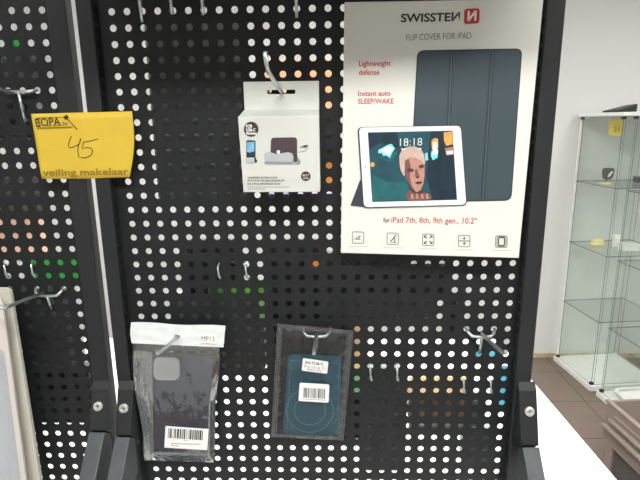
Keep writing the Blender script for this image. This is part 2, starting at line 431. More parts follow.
def tail_pair(label, x1, x2, z):
    """ends of a hook hung on the far side: two wires poking out and bent down"""
    t = thing('hook_end', label, 'hook', ((x1+x2)/2, 0, z), None, 'hook ends poking through from the far side')
    for x in (x1, x2):
        MB().tube([(x, .012, z+.0005), (x, -.002, z), (x, -.0045, z-.002), (x+.0002, -.0048, z-.013), (x+.0012, -.0040, z-.0165), (x+.0030, -.002, z-.0180)], .0017, M('zinc'), 8).build('wire_end', t)
    MB().tube([(x1, .012, z+.0005), (x2, .012, z+.0005)], .0017, M('zinc'), 8).build('crossbar', t)
tail_pair('two short bent wire ends poking through the middle panel under the dock box', col_x(6), col_x(8), row_z(17)-.001)
tail_pair('two short bent wire ends poking through right of the teal pouch', col_x(17), col_x(19), row_z(25)-.002)
tail_pair('two short bent wire ends poking through below the bare right-hand hook', col_x(24), col_x(26), row_z(26)-.002)
tail_pair('two short bent wire ends poking through the left panel above the white card packs', LC0-5*PITCH, LC0-3*PITCH, ROW0+LROW-17*PITCH-.001)

t = thing('shelf', 'unseen black shelf above the hooks, added to shade the tablet cover box', 'shelf', (.24, -.1, 1.86))  # unseen shelf, added and sized so its shadow falls on the box top
MB().box((-.0145, -.236, 1.86), (.494, -.018, 1.872), M('upright_black')).build('board', t, .002)
MB().box((-.0145, -.238, 1.842), (.494, -.236, 1.88), M('upright_black')).build('front_lip', t, .0005)
for x in (0.0, .478): MB().hexa([(x, -.017, 1.858), (x, -.2, 1.858), (x, -.017, 1.80)], [(x+.003, -.017, 1.858), (x+.003, -.2, 1.858), (x+.003, -.017, 1.80)], M('upright_black')).build('shelf_arm', t)

# ------------------------------------------------------------------ flip cover box
S = Surf((.3746, -.030, 1.6132), -.0092, -.0701, -.0155)
W_, H_, D_ = .2132, .2872, .0205
t = thing('tablet_cover_box', 'large flat white box for a tablet flip cover with a tablet photo on its front', 'box', S.w(0, -H_/2), S.R)
def off(S, u, v, d): return S.w(u, v) - S.n*d
MB().hexa([off(S, u, v, 0) for u, v in ((-W_/2,-H_/2),(W_/2,-H_/2),(W_/2,H_/2),(-W_/2,H_/2))], [off(S, u, v, D_) for u, v in ((-W_/2,-H_/2),(W_/2,-H_/2),(W_/2,H_/2),(-W_/2,H_/2))], M('carton_white')).build('carton', t, .0007)
text_on(MB(), S, 'SWISSTEИ', (400.8, 22.2), (459.6, 20.9), 8.0, M('ink_black'), 3, .022).build('brand_name', t)
mk = MB(); mk.poly(S.pts(quad_round([(464.2, 9.0), (479.6, 8.2), (479.2, 23.4), (463.8, 24.2)], 3), 3), M('ink_red'))
text_on(mk, S, 'И', (467.3, 20.8), (476.2, 20.4), 8.8, M('print_white'), 6, .03); mk.build('brand_mark', t)['label'] = 'red square brand mark'
text_on(MB(), S, 'FLIP COVER FOR iPAD', (406.2, 40.6), (471.2, 38.6), 6.2, M('ink_grey'), 3, -.006).build('product_line', t)
text_on(MB(), S, 'Lightweight', (358.9, 66.2), (390.6, 65.8), 5.2, M('ink_red'), 3, .012).build('slogan', t)
text_on(MB(), S, 'defense', (358.9, 75.0), (379.2, 74.8), 5.2, M('ink_red'), 3, .012).build('slogan', t)
text_on(MB(), S, 'Instant auto', (358.2, 95.9), (390.6, 95.7), 4.8, M('ink_red'), 3, .012).build('slogan', t)
text_on(MB(), S, 'SLEEP/WAKE', (358.0, 103.8), (393.6, 103.6), 5.0, M('ink_red'), 3, .012).build('slogan', t)
pc = MB(); pc.poly(S.pts(quad_round([(417.2, 50.4), (522.3, 48.4), (511.4, 200.6), (408.8, 203)], 7), 3), M('print_teal_dark'))
pc.poly(S.pts(quad_round([(418.4, 51.8), (521.0, 49.8), (510.2, 199.2), (410.0, 202)], 6), 5), M('print_teal_grey'))
for a, b in (((451.6, 51.4), (445.6, 200.6)), ((492.6, 50.4), (482.6, 199.6))):
    stroke(pc, S, [(a[0]-1.5, a[1]), (b[0]-1.5, b[1])], 1.3, M('print_teal_dark'), 7); stroke(pc, S, [(a[0]+1.3, a[1]), (b[0]+1.3, b[1])], 1.2, M('print_teal_dark'), 7)
    stroke(pc, S, [(a[0], a[1]), (b[0], b[1])], 1.0, M('print_teal_light'), 8)
pc.build('printed_cover', t)['label'] = 'slate grey folding cover pictured on the box'
tb = MB()
tb.poly(S.pts([(350.4, 205.4), (360.4, 179), (366, 207)], 9), M('print_flap'))
tb.poly(S.pts(quad_round([(357.4, 127.2), (461.0, 125.4), (466.9, 205.4), (362.6, 208.2)], 5), 11), M('print_flap'))
tb.poly(S.pts(quad_round([(359.0, 127.6), (460.4, 125.8), (466.0, 204.4), (364.0, 207.0)], 4.5), 13), M('print_white'))
tbo = tb.build('printed_tablet', t); tbo['label'] = 'white tablet on a stand pictured on the box'
z3 = lambda L: [(350+x/5.333, 120+y/5.333) for x, y in L]
sc = MB()
sc.poly(S.pts([(367.8, 132.4), (452.2, 130.6), (456.8, 199.6), (372.2, 201.8)], 15), M('screen_teal'))
def shp(L, m, lev): sc.poly(S.pts(z3(L), lev), M(m))
shp([(430,60),(545,56),(568,420),(440,428),(405,300)], 'screen_deep', 16)
shp([(98,66),(250,64),(262,150),(160,120),(104,160)], 'screen_deep', 16)
shp([(120,290),(200,330),(300,330),(330,425),(120,432)], 'screen_glow', 16.5)
shp([(140,175),(200,215),(245,160),(250,180),(215,225),(170,205)], 'screen_glow', 17)
shp([(150,160),(205,130),(222,127),(240,152),(226,172),(212,203),(192,188),(178,193),(170,178),(150,176)], 'screen_cyan', 18)
shp([(158,160),(206,136),(232,152),(206,188),(188,178)], 'print_white', 19)
shp([(120+12*math.cos(a/16*6.283), 237+13*math.sin(a/16*6.283)) for a in range(16)], 'screen_orange', 18)
shp([(432,112),(446,96),(468,98),(470,150),(436,158)], 'screen_orange', 18); shp([(432,165),(470,158),(466,200),(440,214),(430,190)], 'screen_cyan', 19); shp([(440,120),(462,112),(466,180),(440,186)], 'print_white', 20)
shp([(398,178),(412,172),(416,212),(402,218)], 'screen_cyan', 18)
shp([(498,66),(542,60),(548,128),(512,138),(500,110)], 'screen_orange', 18); shp([(504,150),(548,142),(550,184),(512,188)], 'screen_rose', 18); shp([(512,166),(548,162),(549,180),(516,184)], 'print_white', 19)
# the person pictured on the screen: hair, face, shade side, eyes, nose, mouth, hands
shp([(264,235),(262,190),(276,160),(305,142),(345,140),(378,156),(394,185),(400,225),(388,262),(366,215),(330,200),(300,215),(300,262),(288,300),(270,268)], 'hair_blond', 21)
shp([(292,216),(318,198),(350,200),(380,220),(396,240),(396,300),(390,340),(376,372),(352,385),(330,362),(306,322),(292,282)], 'skin', 22)
shp([(292,216),(312,204),(322,240),(318,300),(330,350),(352,384),(330,366),(304,322),(290,282)], 'skin_dim', 23)
shp([(300,262),(318,255),(340,262),(338,274),(318,278),(304,272)], 'skin_deep', 24); shp([(362,246),(380,236),(394,240),(392,252),(374,258)], 'skin_deep', 24)
shp([(346,262),(356,262),(372,300),(362,310),(346,302)], 'skin_dim', 24); shp([(350,302),(368,300),(364,310),(354,310)], 'skin_deep', 25)
shp([(344,332),(362,326),(384,326),(382,336),(360,342)], 'skin_deep', 25)
shp([(268,190),(300,150),(340,142),(318,170),(290,205),(284,250),(272,240)], 'hair_blond', 25)
shp([(330,366),(352,384),(378,370),(384,400),(340,410),(322,395)], 'skin_deep', 21)
shp([(296,392),(318,372),(334,386),(356,396),(398,384),(428,394),(432,418),(404,424),(330,430),(308,424)], 'skin_dim', 25)
for x in (322, 348, 376, 402): shp([(x,394),(x+12,390),(x+18,416),(x+4,420)], 'skin', 26)
text_on(sc, S, '18:18', (399.8, 146.0), (421.8, 145.4), 7.6, M('print_white'), 28, -.012)
stroke(sc, S, [(401, 149.0), (405.5, 148.9)], 1.1, M('print_white'), 28); stroke(sc, S, [(417.5, 148.6), (421, 148.5)], 1.1, M('print_white'), 28)
sco = sc.build('screen', tbo, recalc=False); sco['label'] = 'tablet screen showing a blond person with hands under the chin'
hb = MB(); hb.poly(S.circ(459.2, 165, 2.5, 2.9, 15), M('ink_pale')); hb.poly(S.circ(459.2, 165, 2.0, 2.4, 16), M('print_white')); hb.build('home_button', tbo); MB().poly(S.circ(365.2, 167, .6, .6, 15), M('ink_black')).build('front_camera', tbo)
ml = MB(); text_on(ml, S, 'for', (383.2, 222.3), (389.8, 222.5), 4.6, M('ink_black'), 3, .012); text_on(ml, S, 'iPad 7th, 8th, 9th gen., 10.2"', (391.3, 222.5), (476.4, 223.6), 5.4, M('ink_red'), 3, .008); ml.build('model_line', t)
def icon(cx, cy, h, kind):
    q = MB(); R_ = [(cx-h, cy-h), (cx+h, cy-h+.3), (cx+h-.2, cy+h+.3), (cx-h-.2, cy+h)]
    o = quad_round(R_, 1.6, 3); stroke(q, S, o+[o[0]], .75, M('ink_grey'), 3)
    k = M('ink_black')
    if kind == 0:
        text_on(q, S, 'zZ', (cx-2.4, cy+2), (cx+2.6, cy+2), 3.4, k, 3, .01); stroke(q, S, [(cx-4, cy+1.6), (cx-2.8, cy+1.6)], .7, k)
    elif kind == 1:
        stroke(q, S, [(cx+3.4, cy-4), (cx-2.6, cy+3.6), (cx+3, cy+3.7)], 1.0, k); stroke(q, S, [(cx+1.2, cy-1.2), (cx+2.2, cy+1.0), (cx+1.4, cy+3.4)], .8, k)
    elif kind == 2:
        for a in (-1, 1):
            for b in (-1, 1):
                stroke(q, S, [(cx+a*1.3, cy+b*1.3), (cx+a*3.8, cy+b*3.8)], .9, k); stroke(q, S, [(cx+a*3.9, cy+b*1.7), (cx+a*3.9, cy+b*3.9), (cx+a*1.7, cy+b*3.9)], .8, k)
    elif kind == 3:
        stroke(q, S, [(cx-h, cy), (cx+h, cy+.2)], .8, k)
        for b in (-1, 1): stroke(q, S, [(cx, cy+b*1.2), (cx, cy+b*4.2)], .8, k); stroke(q, S, [(cx-1.3, cy+b*2.8), (cx, cy+b*1.4), (cx+1.3, cy+b*2.8)], .7, k)
    else:
        o = quad_round([(cx-2.8, cy-4), (cx+3.2, cy-3.8), (cx+2.8, cy+4.2), (cx-3.2, cy+4)], 1, 2); stroke(q, S, o+[o[0]], 1.1, k)
        o = quad_round([(cx-4.2, cy-4.8), (cx+4.6, cy-4.6), (cx+4.2, cy+5), (cx-4.6, cy+4.8)], 1, 2); stroke(q, S, o+[o[0]], .6, M('ink_grey'))
    x = cx-h*1.6                                          # pale caption, too small to read
    while x < cx+h*1.6:
        stroke(q, S, [(x, cy+h+3.4), (x+1.6, cy+h+3.4)], .9, M('ink_pale')); x += 2.1
    q.build('feature_icon', t)
for i, (cx, cy) in enumerate(((358.2, 237.4), (392.8, 238.6), (428.2, 239.6), (464.2, 240.8), (501.4, 241.4))): icon(cx, cy, 5.7, i)

# ------------------------------------------------------------------ dock box
B = Surf((.1976, -.055, 1.5932), .06, -.010, 0)
t = thing('dock_box', 'small white hanging carton with a charging dock pictured, on the hook with upturned tip', 'box', (.1976, -.03, 1.55))
bl, br_, tr_, tl_ = [B.p(*q) for q in ((243.4, 192.2), (320, 191.9), (319, 115.6), (237.8, 116.9))]
Yb = -.0145
bk = [at(x, y, Yb) for x, y in ((246, 187), (319.5, 187), (319.2, 109.2), (244.6, 109.3))]
MB().hexa([bl, br_, tr_, tl_], [Vector((bl.x+.001, Yb, bl.z)), Vector((br_.x, Yb, br_.z)), bk[2], bk[3]], M('box_white')).build('carton', t, .0006)
# hang tab with a cut slot: four strips round the opening
hx0, hz0 = bk[3].x, bk[3].z-.001; hx1 = bk[2].x; hz1 = at(280, 81.4, Yb).z
s0 = at(267.3, 94.2, Yb); s1 = at(295.3, 89.6, Yb); hd = MB(); yy = (Yb-.0006, Yb)
for a, b, c, d in ((hx0, s0.x, hz0, hz1), (s1.x, hx1, hz0, hz1), (s0.x, s1.x, hz0, s0.z), (s0.x, s1.x, s1.z, hz1)): hd.box((a, yy[0], c), (b, yy[1], d), M('box_white'))
hd.build('hang_tab', t)
cz = lambda L: [(235+x/5.644, 110+y/5.647) for x, y in L]
def bp(q, L, m, lev): q.poly(B.pts(cz(L), lev), M(m))
q = MB(); q.poly(B.circ(251.2, 129.2, 7.4, 7.6, 3), M('badge_brown'))
text_on(q, B, 'FOR', (246.2, 127.6), (252.6, 127.6), 3.0, M('print_white'), 5, .03); text_on(q, B, 'USB-C', (246.2, 131.2), (255.6, 131.2), 2.8, M('print_white'), 5, .03); text_on(q, B, 'Mobiles', (246.6, 134.4), (256.8, 134.4), 2.4, M('print_white'), 5, .03)
q.build('round_badge', t)
q = MB(); q.poly(B.circ(305.8, 176.2, 4.9, 4.8, 3), M('badge_brown')); text_on(q, B, 'BEST', (302.6, 176.2), (309.2, 176.2), 2.0, M('ink_pale'), 5, .02); stroke(q, B, [(303, 178.2), (308.6, 178.2)], 1.0, M('ink_pale'), 5); q.build('round_badge', t)
q = MB(); bp(q, [(64,176),(70,170),(112,172),(116,178),(116,268),(64,268)], 'phone_dark', 3); bp(q, [(68,180),(110,180),(110,262),(68,262)], 'sky_print', 5); bp(q, [(68,236),(85,240),(110,232),(110,262),(68,262)], 'phone_dark', 6)
bp(q, [(60,276),(112,274),(110,298),(62,300)], 'silver_print', 7); bp(q, [(108,262),(118,270),(128,292),(110,296)], 'ink_black', 6); q.build('printed_phone', t)['label'] = 'small phone on a dock pictured on the carton'
q = MB(); bp(q, quad_round([(204,156),(350,154),(352,300),(200,250)], 18), 'plum', 3)
bp(q, [(164,246),(180,236),(215,242),(236,250),(262,244),(300,238),(322,244),(328,262),(326,306),(170,304)], 'silver_print', 5)
bp(q, [(322,244),(330,256),(330,306),(362,308),(372,292),(352,262),(350,300),(336,304)], 'silver_dark', 5); bp(q, [(166,290),(326,292),(326,306),(170,305)], 'silver_dark', 6)
bp(q, [(236,228),(254,228),(254,246),(236,246)], 'print_white', 7)
q.build('printed_dock', t)['label'] = 'silver charging dock with a plum back pictured on the carton'
q = MB(); stroke(q, B, cz([(362,238),(396,232),(410,222),(388,210),(366,212),(372,204),(392,204)]), .6, M('ink_grey'), 4); stroke(q, B, cz([(385,205),(412,202)]), 1.6, M('ink_black'), 5); q.build('printed_cable', t)
q = MB()
for s_, yb_, xr, c_ in (('CHARGING & SYNC DOCK', 178.4, 277.5, 1.7), ('STATION DE RECHARGE ET', 181.4, 284.6, 1.7), ('DE SYNCHRONISATION', 184.7, 280.2, 1.8)): text_on(q, B, s_, (247.6, yb_), (xr, yb_), c_, M('ink_black'), 3, .02)
for yb_, xr in ((187.0, 288.5), (188.9, 264.0)):
    x = 247.8
    while x < xr: stroke(q, B, [(x, yb_), (x+1.5, yb_)], .7, M('ink_grey')); x += 2.0
q.build('product_text', t)

# ------------------------------------------------------------------ yellow number card
TW = lambda u, v: .030*max(0, u-.022)**1.5*2.2 + .0014*max(0, 1-abs(u+.006)/.02)
Y_ = Surf((-.036, -.0178, 1.6057), 0, 0, 0, TW)
t = thing('number_card', 'bright yellow lot card reading 45 stuck across the two middle posts', 'card', (-.036, -.0172, 1.567))
TLc, TRc, BRc, BLc = [Vector(Y_.uv(*p)) for p in ((31, 113.8), (132.0, 111.2), (129.6, 177.0), (41.6, 178.8))]
NX, NY = 28, 10; vs = []; fs = []
for j in range(NY+1):
    for i in range(NX+1):
        a, b = i/NX, j/NY; p = (BLc*(1-a)+BRc*a)*(1-b) + (TLc*(1-a)+TRc*a)*b
        p.x += .0042*a*math.sin(math.pi*b); p.y -= .0008*math.sin(math.pi*a)*(1-b); vs.append(p)
fv = [Y_.w(p.x, p.y, 0) for p in vs]; bv = [Y_.w(p.x, p.y, -2.5) for p in vs]; n_ = len(fv)
for j in range(NY):
    for i in range(NX):
        k = j*(NX+1)+i; fs.append((k, k+1, k+NX+2, k+NX+1)); fs.append((n_+k, n_+k+NX+1, n_+k+NX+2, n_+k+1))
rim = [i for i in range(NX+1)] + [j*(NX+1)+NX for j in range(1, NY+1)] + [NY*(NX+1)+i for i in range(NX-1, -1, -1)] + [j*(NX+1) for j in range(NY-1, 0, -1)]
for i, k in enumerate(rim): l = rim[(i+1) % len(rim)]; fs.append((k, n_+k, n_+l, l))
MB().add(fv+bv, fs, M('tag_yellow'), True).build('card', t)
yz = lambda L: [(30+x/5.645, 100+y/5.645) for x, y in L]
def dens(L, n=5):
    out = []
    for i in range(len(L)-1):
        for k in range(n): a = k/n; out.append((L[i][0]*(1-a)+L[i+1][0]*a, L[i][1]*(1-a)+L[i+1][1]*a))
    return out+[L[-1]]
q = MB()
for L in ([(236,204),(222,236),(217,256),(224,270),(246,266),(282,248)], [(292,218),(276,258),(272,288),(280,326)]): stroke(q, Y_, yz(L), .75, M('tag_ink'), 4)
q.build('handwritten_numeral', t)
q = MB()
for L in ([(385,219),(350,230),(306,238)], [(306,238),(300,276),(322,268),(348,272),(357,288),(346,312),(318,326),(290,324)]): stroke(q, Y_, yz(L), .75, M('tag_ink'), 4)
q.build('handwritten_numeral', t)
q = MB(); text_on(q, Y_, 'BOPA', yz([(36,150)])[0], yz([(176,142)])[0], 7.6, M('tag_ink'), 4, .012); text_on(q, Y_, '.be', yz([(182,144)])[0], yz([(216,142)])[0], 4.2, M('tag_ink'), 4)
for a, b in (((36,150),(62,149)), ((98,147),(118,146)), ((126,146),(146,144)), ((36,107),(60,106)), ((150,143),(178,142))): stroke(q, Y_, yz([a, b]), .6, M('tag_ink'), 4)
stroke(q, Y_, yz(dens([(34,102),(200,96)])), .5, M('tag_ink'), 4); stroke(q, Y_, yz(dens([(40,158),(246,152)])), .5, M('tag_ink'), 4)
x = 44
while x < 236: stroke(q, Y_, yz([(x,164-.03*x),(x+9,164-.03*x)]), .8, M('tag_gold'), 4); x += 13
q.poly(Y_.pts(yz([(188,98),(206,82),(222,96),(204,114)]), 5), M('tag_ink')); stroke(q, Y_, yz(dens([(208,102),(270,166)])), .9, M('tag_ink'), 5)
q.build('printed_emblem', t)['label'] = 'auction house lettering with a gavel'
q = MB(); text_on(q, Y_, 'veiling makelaar', yz([(74,428)])[0], yz([(560,420)])[0], 6.2, M('tag_gold'), 4, .026); q.build('printed_wording', t)

# ------------------------------------------------------------------ pouches
def bilin(c, a, b): return Vector(c[0])*(1-a)*(1-b) + Vector(c[1])*a*(1-b) + Vector(c[2])*a*b + Vector(c[3])*(1-a)*b
def sheet(name, parent, quad, Y, m, nx, ny, disp, edge=None):
    """film sheet spanned over four pixel corners (tl tr br bl) at depth Y(b); disp(a,b) pushes it toward the viewer"""
    q = MB(); vs = []
    for j in range(ny+1):
        for i in range(nx+1):
            a, b = i/nx, j/ny; p = bilin(quad, a, b)
            if edge: p = p + Vector(edge(a, b))
            y0 = Y(b) if callable(Y) else Y
            vs.append(at(p.x, p.y, y0 - disp(a, b)))
    q.add(vs, [(j*(nx+1)+i, j*(nx+1)+i+1, (j+1)*(nx+1)+i+1, (j+1)*(nx+1)+i) for j in range(ny) for i in range(nx)], m, True)
    return q.build(name, parent, recalc=False)
def nz(x, y, z=0): return noise.noise(Vector((x, y, z)))
# phone case with the white header
PY = -.0175
C1 = Surf((.043, PY, 1.24), 0, 0, 0)
def solid_px(S, L, d, m, name, parent, bevel=0.0, back=None):
    f = [S.p(x, y) for x, y in L]; return MB().hexa(f, [p - S.n*d for p in f], m).build(name, parent, bevel)
t = thing('phone_case', 'dark grey phone case with square camera opening sealed in the white-headed pouch', 'phone case', C1.p(184, 461))
ol = quad_round([(153.4, 354.5), (215.2, 356.5), (213.2, 461), (153.2, 460.5)], 7, 6)
il = quad_round([(156.0, 357.0), (212.6, 359.0), (210.6, 458.4), (155.8, 458.0)], 6, 6)
bo = MB(); f0 = C1.pts(ol); b0 = [p + Vector((0, .0085, 0)) for p in f0]; f1 = [C1.p(x, y) + Vector((0, -.0008, 0)) for x, y in il]; n_ = len(f0)
bo.add(f0+b0, [(i, (i+1) % n_, n_+(i+1) % n_, n_+i) for i in range(n_)] + [list(range(2*n_-1, n_-1, -1))], M('case_rim'))
bo.add(f0+f1, [(i, (i+1) % n_, n_+(i+1) % n_, n_+i) for i in range(n_)], M('case_rim'), True)
bo.add(f1, [list(range(n_))], M('case_blue_reflection')); body = bo.build('case_shell', t)
cc = MB(); L1 = quad_round([(154.2, 356.2), (180.2, 356.8), (180.0, 379.6), (154.0, 379.2)], 7, 6); L2 = quad_round([(155.6, 357.6), (178.8, 358.2), (178.6, 378.2), (155.4, 377.8)], 6, 6)
a1 = [p + Vector((0, -.0022, 0)) for p in C1.pts(L1)]; a2 = [p + Vector((0, -.0012, 0)) for p in C1.pts(L2)]; a0 = C1.pts(L1); n_ = len(a1)
cc.add(a0+a1, [(i, (i+1) % n_, n_+(i+1) % n_, n_+i) for i in range(n_)], M('case_rim')); cc.add(a1+a2, [(i, (i+1) % n_, n_+(i+1) % n_, n_+i) for i in range(n_)], M('cutout_pale')); cc.add(a2, [list(range(n_))], M('cutout_pale'))
cc.build('camera_opening', t)['label'] = 'pale square camera opening with rounded corners'

t = thing('clear_pouch', 'crinkled clear pouch with white paper header marked MP13', 'pouch', C1.p(178, 462))
HD = [(131.2, 322.4), (225.4, 326.2), (223.4, 347.4), (131.6, 343.2)]
def hdisp(a, b): return .0012*nz(a*5, b*4, 3) + .0016*math.exp(-((a-.06)/.06)**2) + .0006*nz(a*14, b*9, 7)
hs = MB(); NX, NY = 36, 10; fv = []; bv = []
for j in range(NY+1):
    for i in range(NX+1):
        a, b = i/NX, j/NY; p = bilin(HD, a, b) + Vector((0, -1.2*math.sin(a*9)*(1-b)*.5)); p.x -= 1.2*math.sin(b*3.14)*(1-a)
        w = at(p.x, p.y, -.0215 - hdisp(a, b)); fv.append(w); bv.append(w + Vector((0, .0008, 0)))
n_ = len(fv); fs = []
# leave one cell open: the hang hole the hook passes through
hole = (18, 5)
for j in range(NY):
    for i in range(NX):
        if (i, j) in ((18, 5), (17, 5)): continue
        k = j*(NX+1)+i; fs += [(k, k+1, k+NX+2, k+NX+1), (n_+k, n_+k+NX+1, n_+k+NX+2, n_+k+1)]
hs.add(fv+bv, fs, M('header_white'), True); hs.build('paper_header', t, recalc=False)
q = MB(); Sh = Surf((.06, -.0245, 1.35), 0, 0, 0); q.poly(Sh.pts(quad_round([(199.8, 333.2), (216.8, 334.2), (216.4, 343.8), (199.4, 342.8)], 1.2), 0), M('paper_white')); text_on(q, Sh, 'MP13', (201.4, 340.6), (214.4, 341.2), 4.6, M('ink_grey'), 3, .0)
q.build('size_sticker', t)
def crk(a, b):
    r = .0035*max(0, nz(a*6+2, b*3, 1)) + .0016*nz(a*22, b*9, 5)
    r += .004*math.exp(-(a/.13)**2)*(1+1.1*nz(a*30, b*7, 9))
    return r
EL = lambda a, b: (-(2.2*math.sin(b*6.0)+.6*math.sin(b*3.14))*(1-a)**4 + 1.2*math.sin(b*9)*(a**6), 0)
sheet('film_front', t, [(133, 342), (219.5, 346.5), (213.2, 462.5), (144, 460.5)], -.0185, M('film_clear'), 60, 80, lambda a, b: .001+.012*(1-(1-b)**2)*min(1, 7*a, 12*(1-a), 14*(1-b))+crk(a, b)*.35, EL)
sheet('film_back', t, [(142, 342), (219.5, 346.5), (213.2, 462.5), (147, 460.5)], -.0060, M('film_clear'), 20, 30, lambda a, b: .001*nz(a*5, b*5, 2))
sheet('gathered_edge', t, [(134, 350), (152, 352), (154, 459), (143, 458)], -.0150, M('film_crinkle'), 30, 90, lambda a, b: .0035+.005*abs(nz(a*4, b*9, 4))+.0035*nz(a*11, b*26, 8), lambda a, b: (-(2.2*math.sin(b*6.0)+.5*math.sin(b*3.14))*(1-a)**2, 0)).__setitem__('label', 'whitish crumpled fold of film')
Sl = Surf((.05, -.0335, 1.2), 0, 0, 0)
q = MB(); q.poly(Sl.pts([(165.5, 425.9), (208.6, 429.0), (207.3, 450.2), (164.3, 447.6)], 0), M('paper_white'))
random.seed(3); x = 168.6
while x < 204.0:
    w = random.choice((.45, .6, .9, 1.2))
    if not (187.0 < x < 188.6): stroke(q, Sl, [(x, 427.9+(x-166)*.07), (x-.45, 437.6+(x-166)*.07)], w, M('ink_black'), 2)
    x += w + random.choice((.4, .55, .9))
for y_, xa, xb in ((444.0, 171.5, 200.0), (446.2, 171.0, 178.0)):
    x = xa
    while x < xb: w = random.choice((.8, 1.2)); stroke(q, Sl, [(x, y_-.9+(x-166)*.03), (x+w, y_-.6+(x-166)*.03)], 1.0, M('ink_grey'), 2); x += w+.6
stroke(q, Sl, [(183, 440.3), (188.4, 440.5)], .7, M('ink_pale'), 2)
q.build('barcode_label', t)['label'] = 'white barcode label'

# teal case in a dark-seamed pouch
C2 = Surf((.23, -.0100, 1.28), 0, 0, 0)
t = thing('wallet_case', 'teal card wallet with stitched ring lying inside the clear pouch with dark seams', 'wallet', C2.p(314, 436))
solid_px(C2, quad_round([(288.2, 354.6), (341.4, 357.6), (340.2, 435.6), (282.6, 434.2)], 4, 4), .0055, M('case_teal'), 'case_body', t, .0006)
q = MB()
def dash(L, m=M('stitch'), w=.75):
    for i in range(0, len(L)-1, 2): stroke(q, C2, [L[i], L[i+1]], w, m, 6)
dash(dens([(291, 360.2), (339, 362.8)], 26)); dash(dens([(291, 360.2), (286.6, 431)], 40)); dash(dens([(339, 362.8), (337.8, 432)], 40))
q.build('stitching', t)
q = MB()
for r in (23.4, 15.6):
    L = [(309.8+r*math.cos(a/40*6.2832), 410+r*.94*math.sin(a/40*6.2832)) for a in range(41)]; stroke(q, C2, L, .7, M('stitch'), 6)
q.build('stitched_ring', t)
q = MB()
for a, b in (((301.5, 376), (301, 391)), ((310, 376), (309.5, 391))): stroke(q, C2, [a, b], .8, M('case_seam'), 6)
q.build('pocket_seam', t)
t = thing('clear_pouch', 'flat clear pouch with dark dotted seams and two white stickers', 'pouch', C2.p(312, 441))
PQ = [(277.2, 323.4), (353.6, 330.6), (343.6, 440.6), (271.0, 437.2)]
def pf(a, b): return .0016*math.exp(-((b-.1)/.12)**2)*(nz(a*7, b*5, 2)+.6) + .0010*nz(a*6, b*6, 11) + .0024*math.exp(-((a-.88)/.05)**2)*(.8+nz(a*9, b*14, 3))
sheet('film_front', t, PQ, -.0125, M('film_smooth'), 50, 60, pf)
sheet('film_back', t, PQ, -.0035, M('film_smooth'), 20, 24, lambda a, b: .0006*nz(a*5, b*5, 6))
def seam(qd, name):
    o = sheet(name, t, qd, -.0130, M('film_seam'), 12, 50, lambda a, b: .0012+.0012*nz(a*3, b*18, 5)); return o
seam([(277.2, 323.4), (282.8, 324.0), (276.8, 437.4), (271.0, 437.2)], 'heat_seam'); seam([(347.0, 330.0), (353.6, 330.6), (343.6, 440.6), (337.0, 440.2)], 'heat_seam')
seam([(277.2, 323.4), (353.6, 330.6), (353.0, 335.0), (277.0, 328.0)], 'heat_seam'); seam([(271.2, 433.4), (343.8, 436.6), (343.6, 440.6), (271.0, 437.2)], 'heat_seam')
q = MB(); Sd = Surf((.2, -.0152, 1.28), 0, 0, 0)
for a, b, n_ in (((279.8, 327), (273.8, 435), 50), ((350.4, 334), (340.4, 438), 50), ((280, 325.6), (351, 332.6), 36), ((273, 435.2), (341, 438.4), 34)):
    for i in range(n_):
        f_ = (i+.5)/n_; x = a[0]*(1-f_)+b[0]*f_; y = a[1]*(1-f_)+b[1]*f_; q.poly(Sd.circ(x, y, .45, .45, 0, 6), M('ink_grey'))
q.build('seam_dots', t)['kind'] = 'stuff'
Ss = Surf((.2, -.0155, 1.28), 0, 0, 0)
q = MB(); q.poly(Ss.pts(quad_round([(303.0, 358.0), (328.4, 361.6), (327.2, 373.8), (301.6, 370.6)], 1.5), 0), M('paper_white'))
text_on(q, Ss, 'JHA-TS-08-TL', (304.8, 363.4), (323.4, 365.6), 2.6, M('ink_black'), 2, .02); text_on(q, Ss, 'P:S:/10 & T1', (304.4, 367.4), (325.2, 369.8), 2.2, M('ink_grey'), 2, .0); text_on(q, Ss, 'MADE IN CHINA', (307.4, 370.0), (321.6, 371.8), 1.6, M('ink_grey'), 2, .01)
q.build('article_sticker', t)
q = MB(); q.poly(Ss.pts(quad_round([(299.6, 382.6), (329.4, 384.4), (328.6, 402.8), (298.4, 401.0)], 1.8), 0), M('paper_white'))
random.seed(5); x = 304.2
while x < 324.6:
    w = random.choice((.4, .6, .9)); stroke(q, Ss, [(x, 387.4+(x-300)*.06), (x-.3, 397.2+(x-300)*.06)], w, M('ink_black'), 2); x += w + random.choice((.4, .5, .9))
x = 302.4
while x < 324.6: stroke(q, Ss, [(x, 398.6+(x-300)*.06), (x+1.0, 398.7+(x-300)*.06)], .9, M('ink_grey'), 2); x += 1.7
q.build('barcode_label', t)['label'] = 'white barcode label'

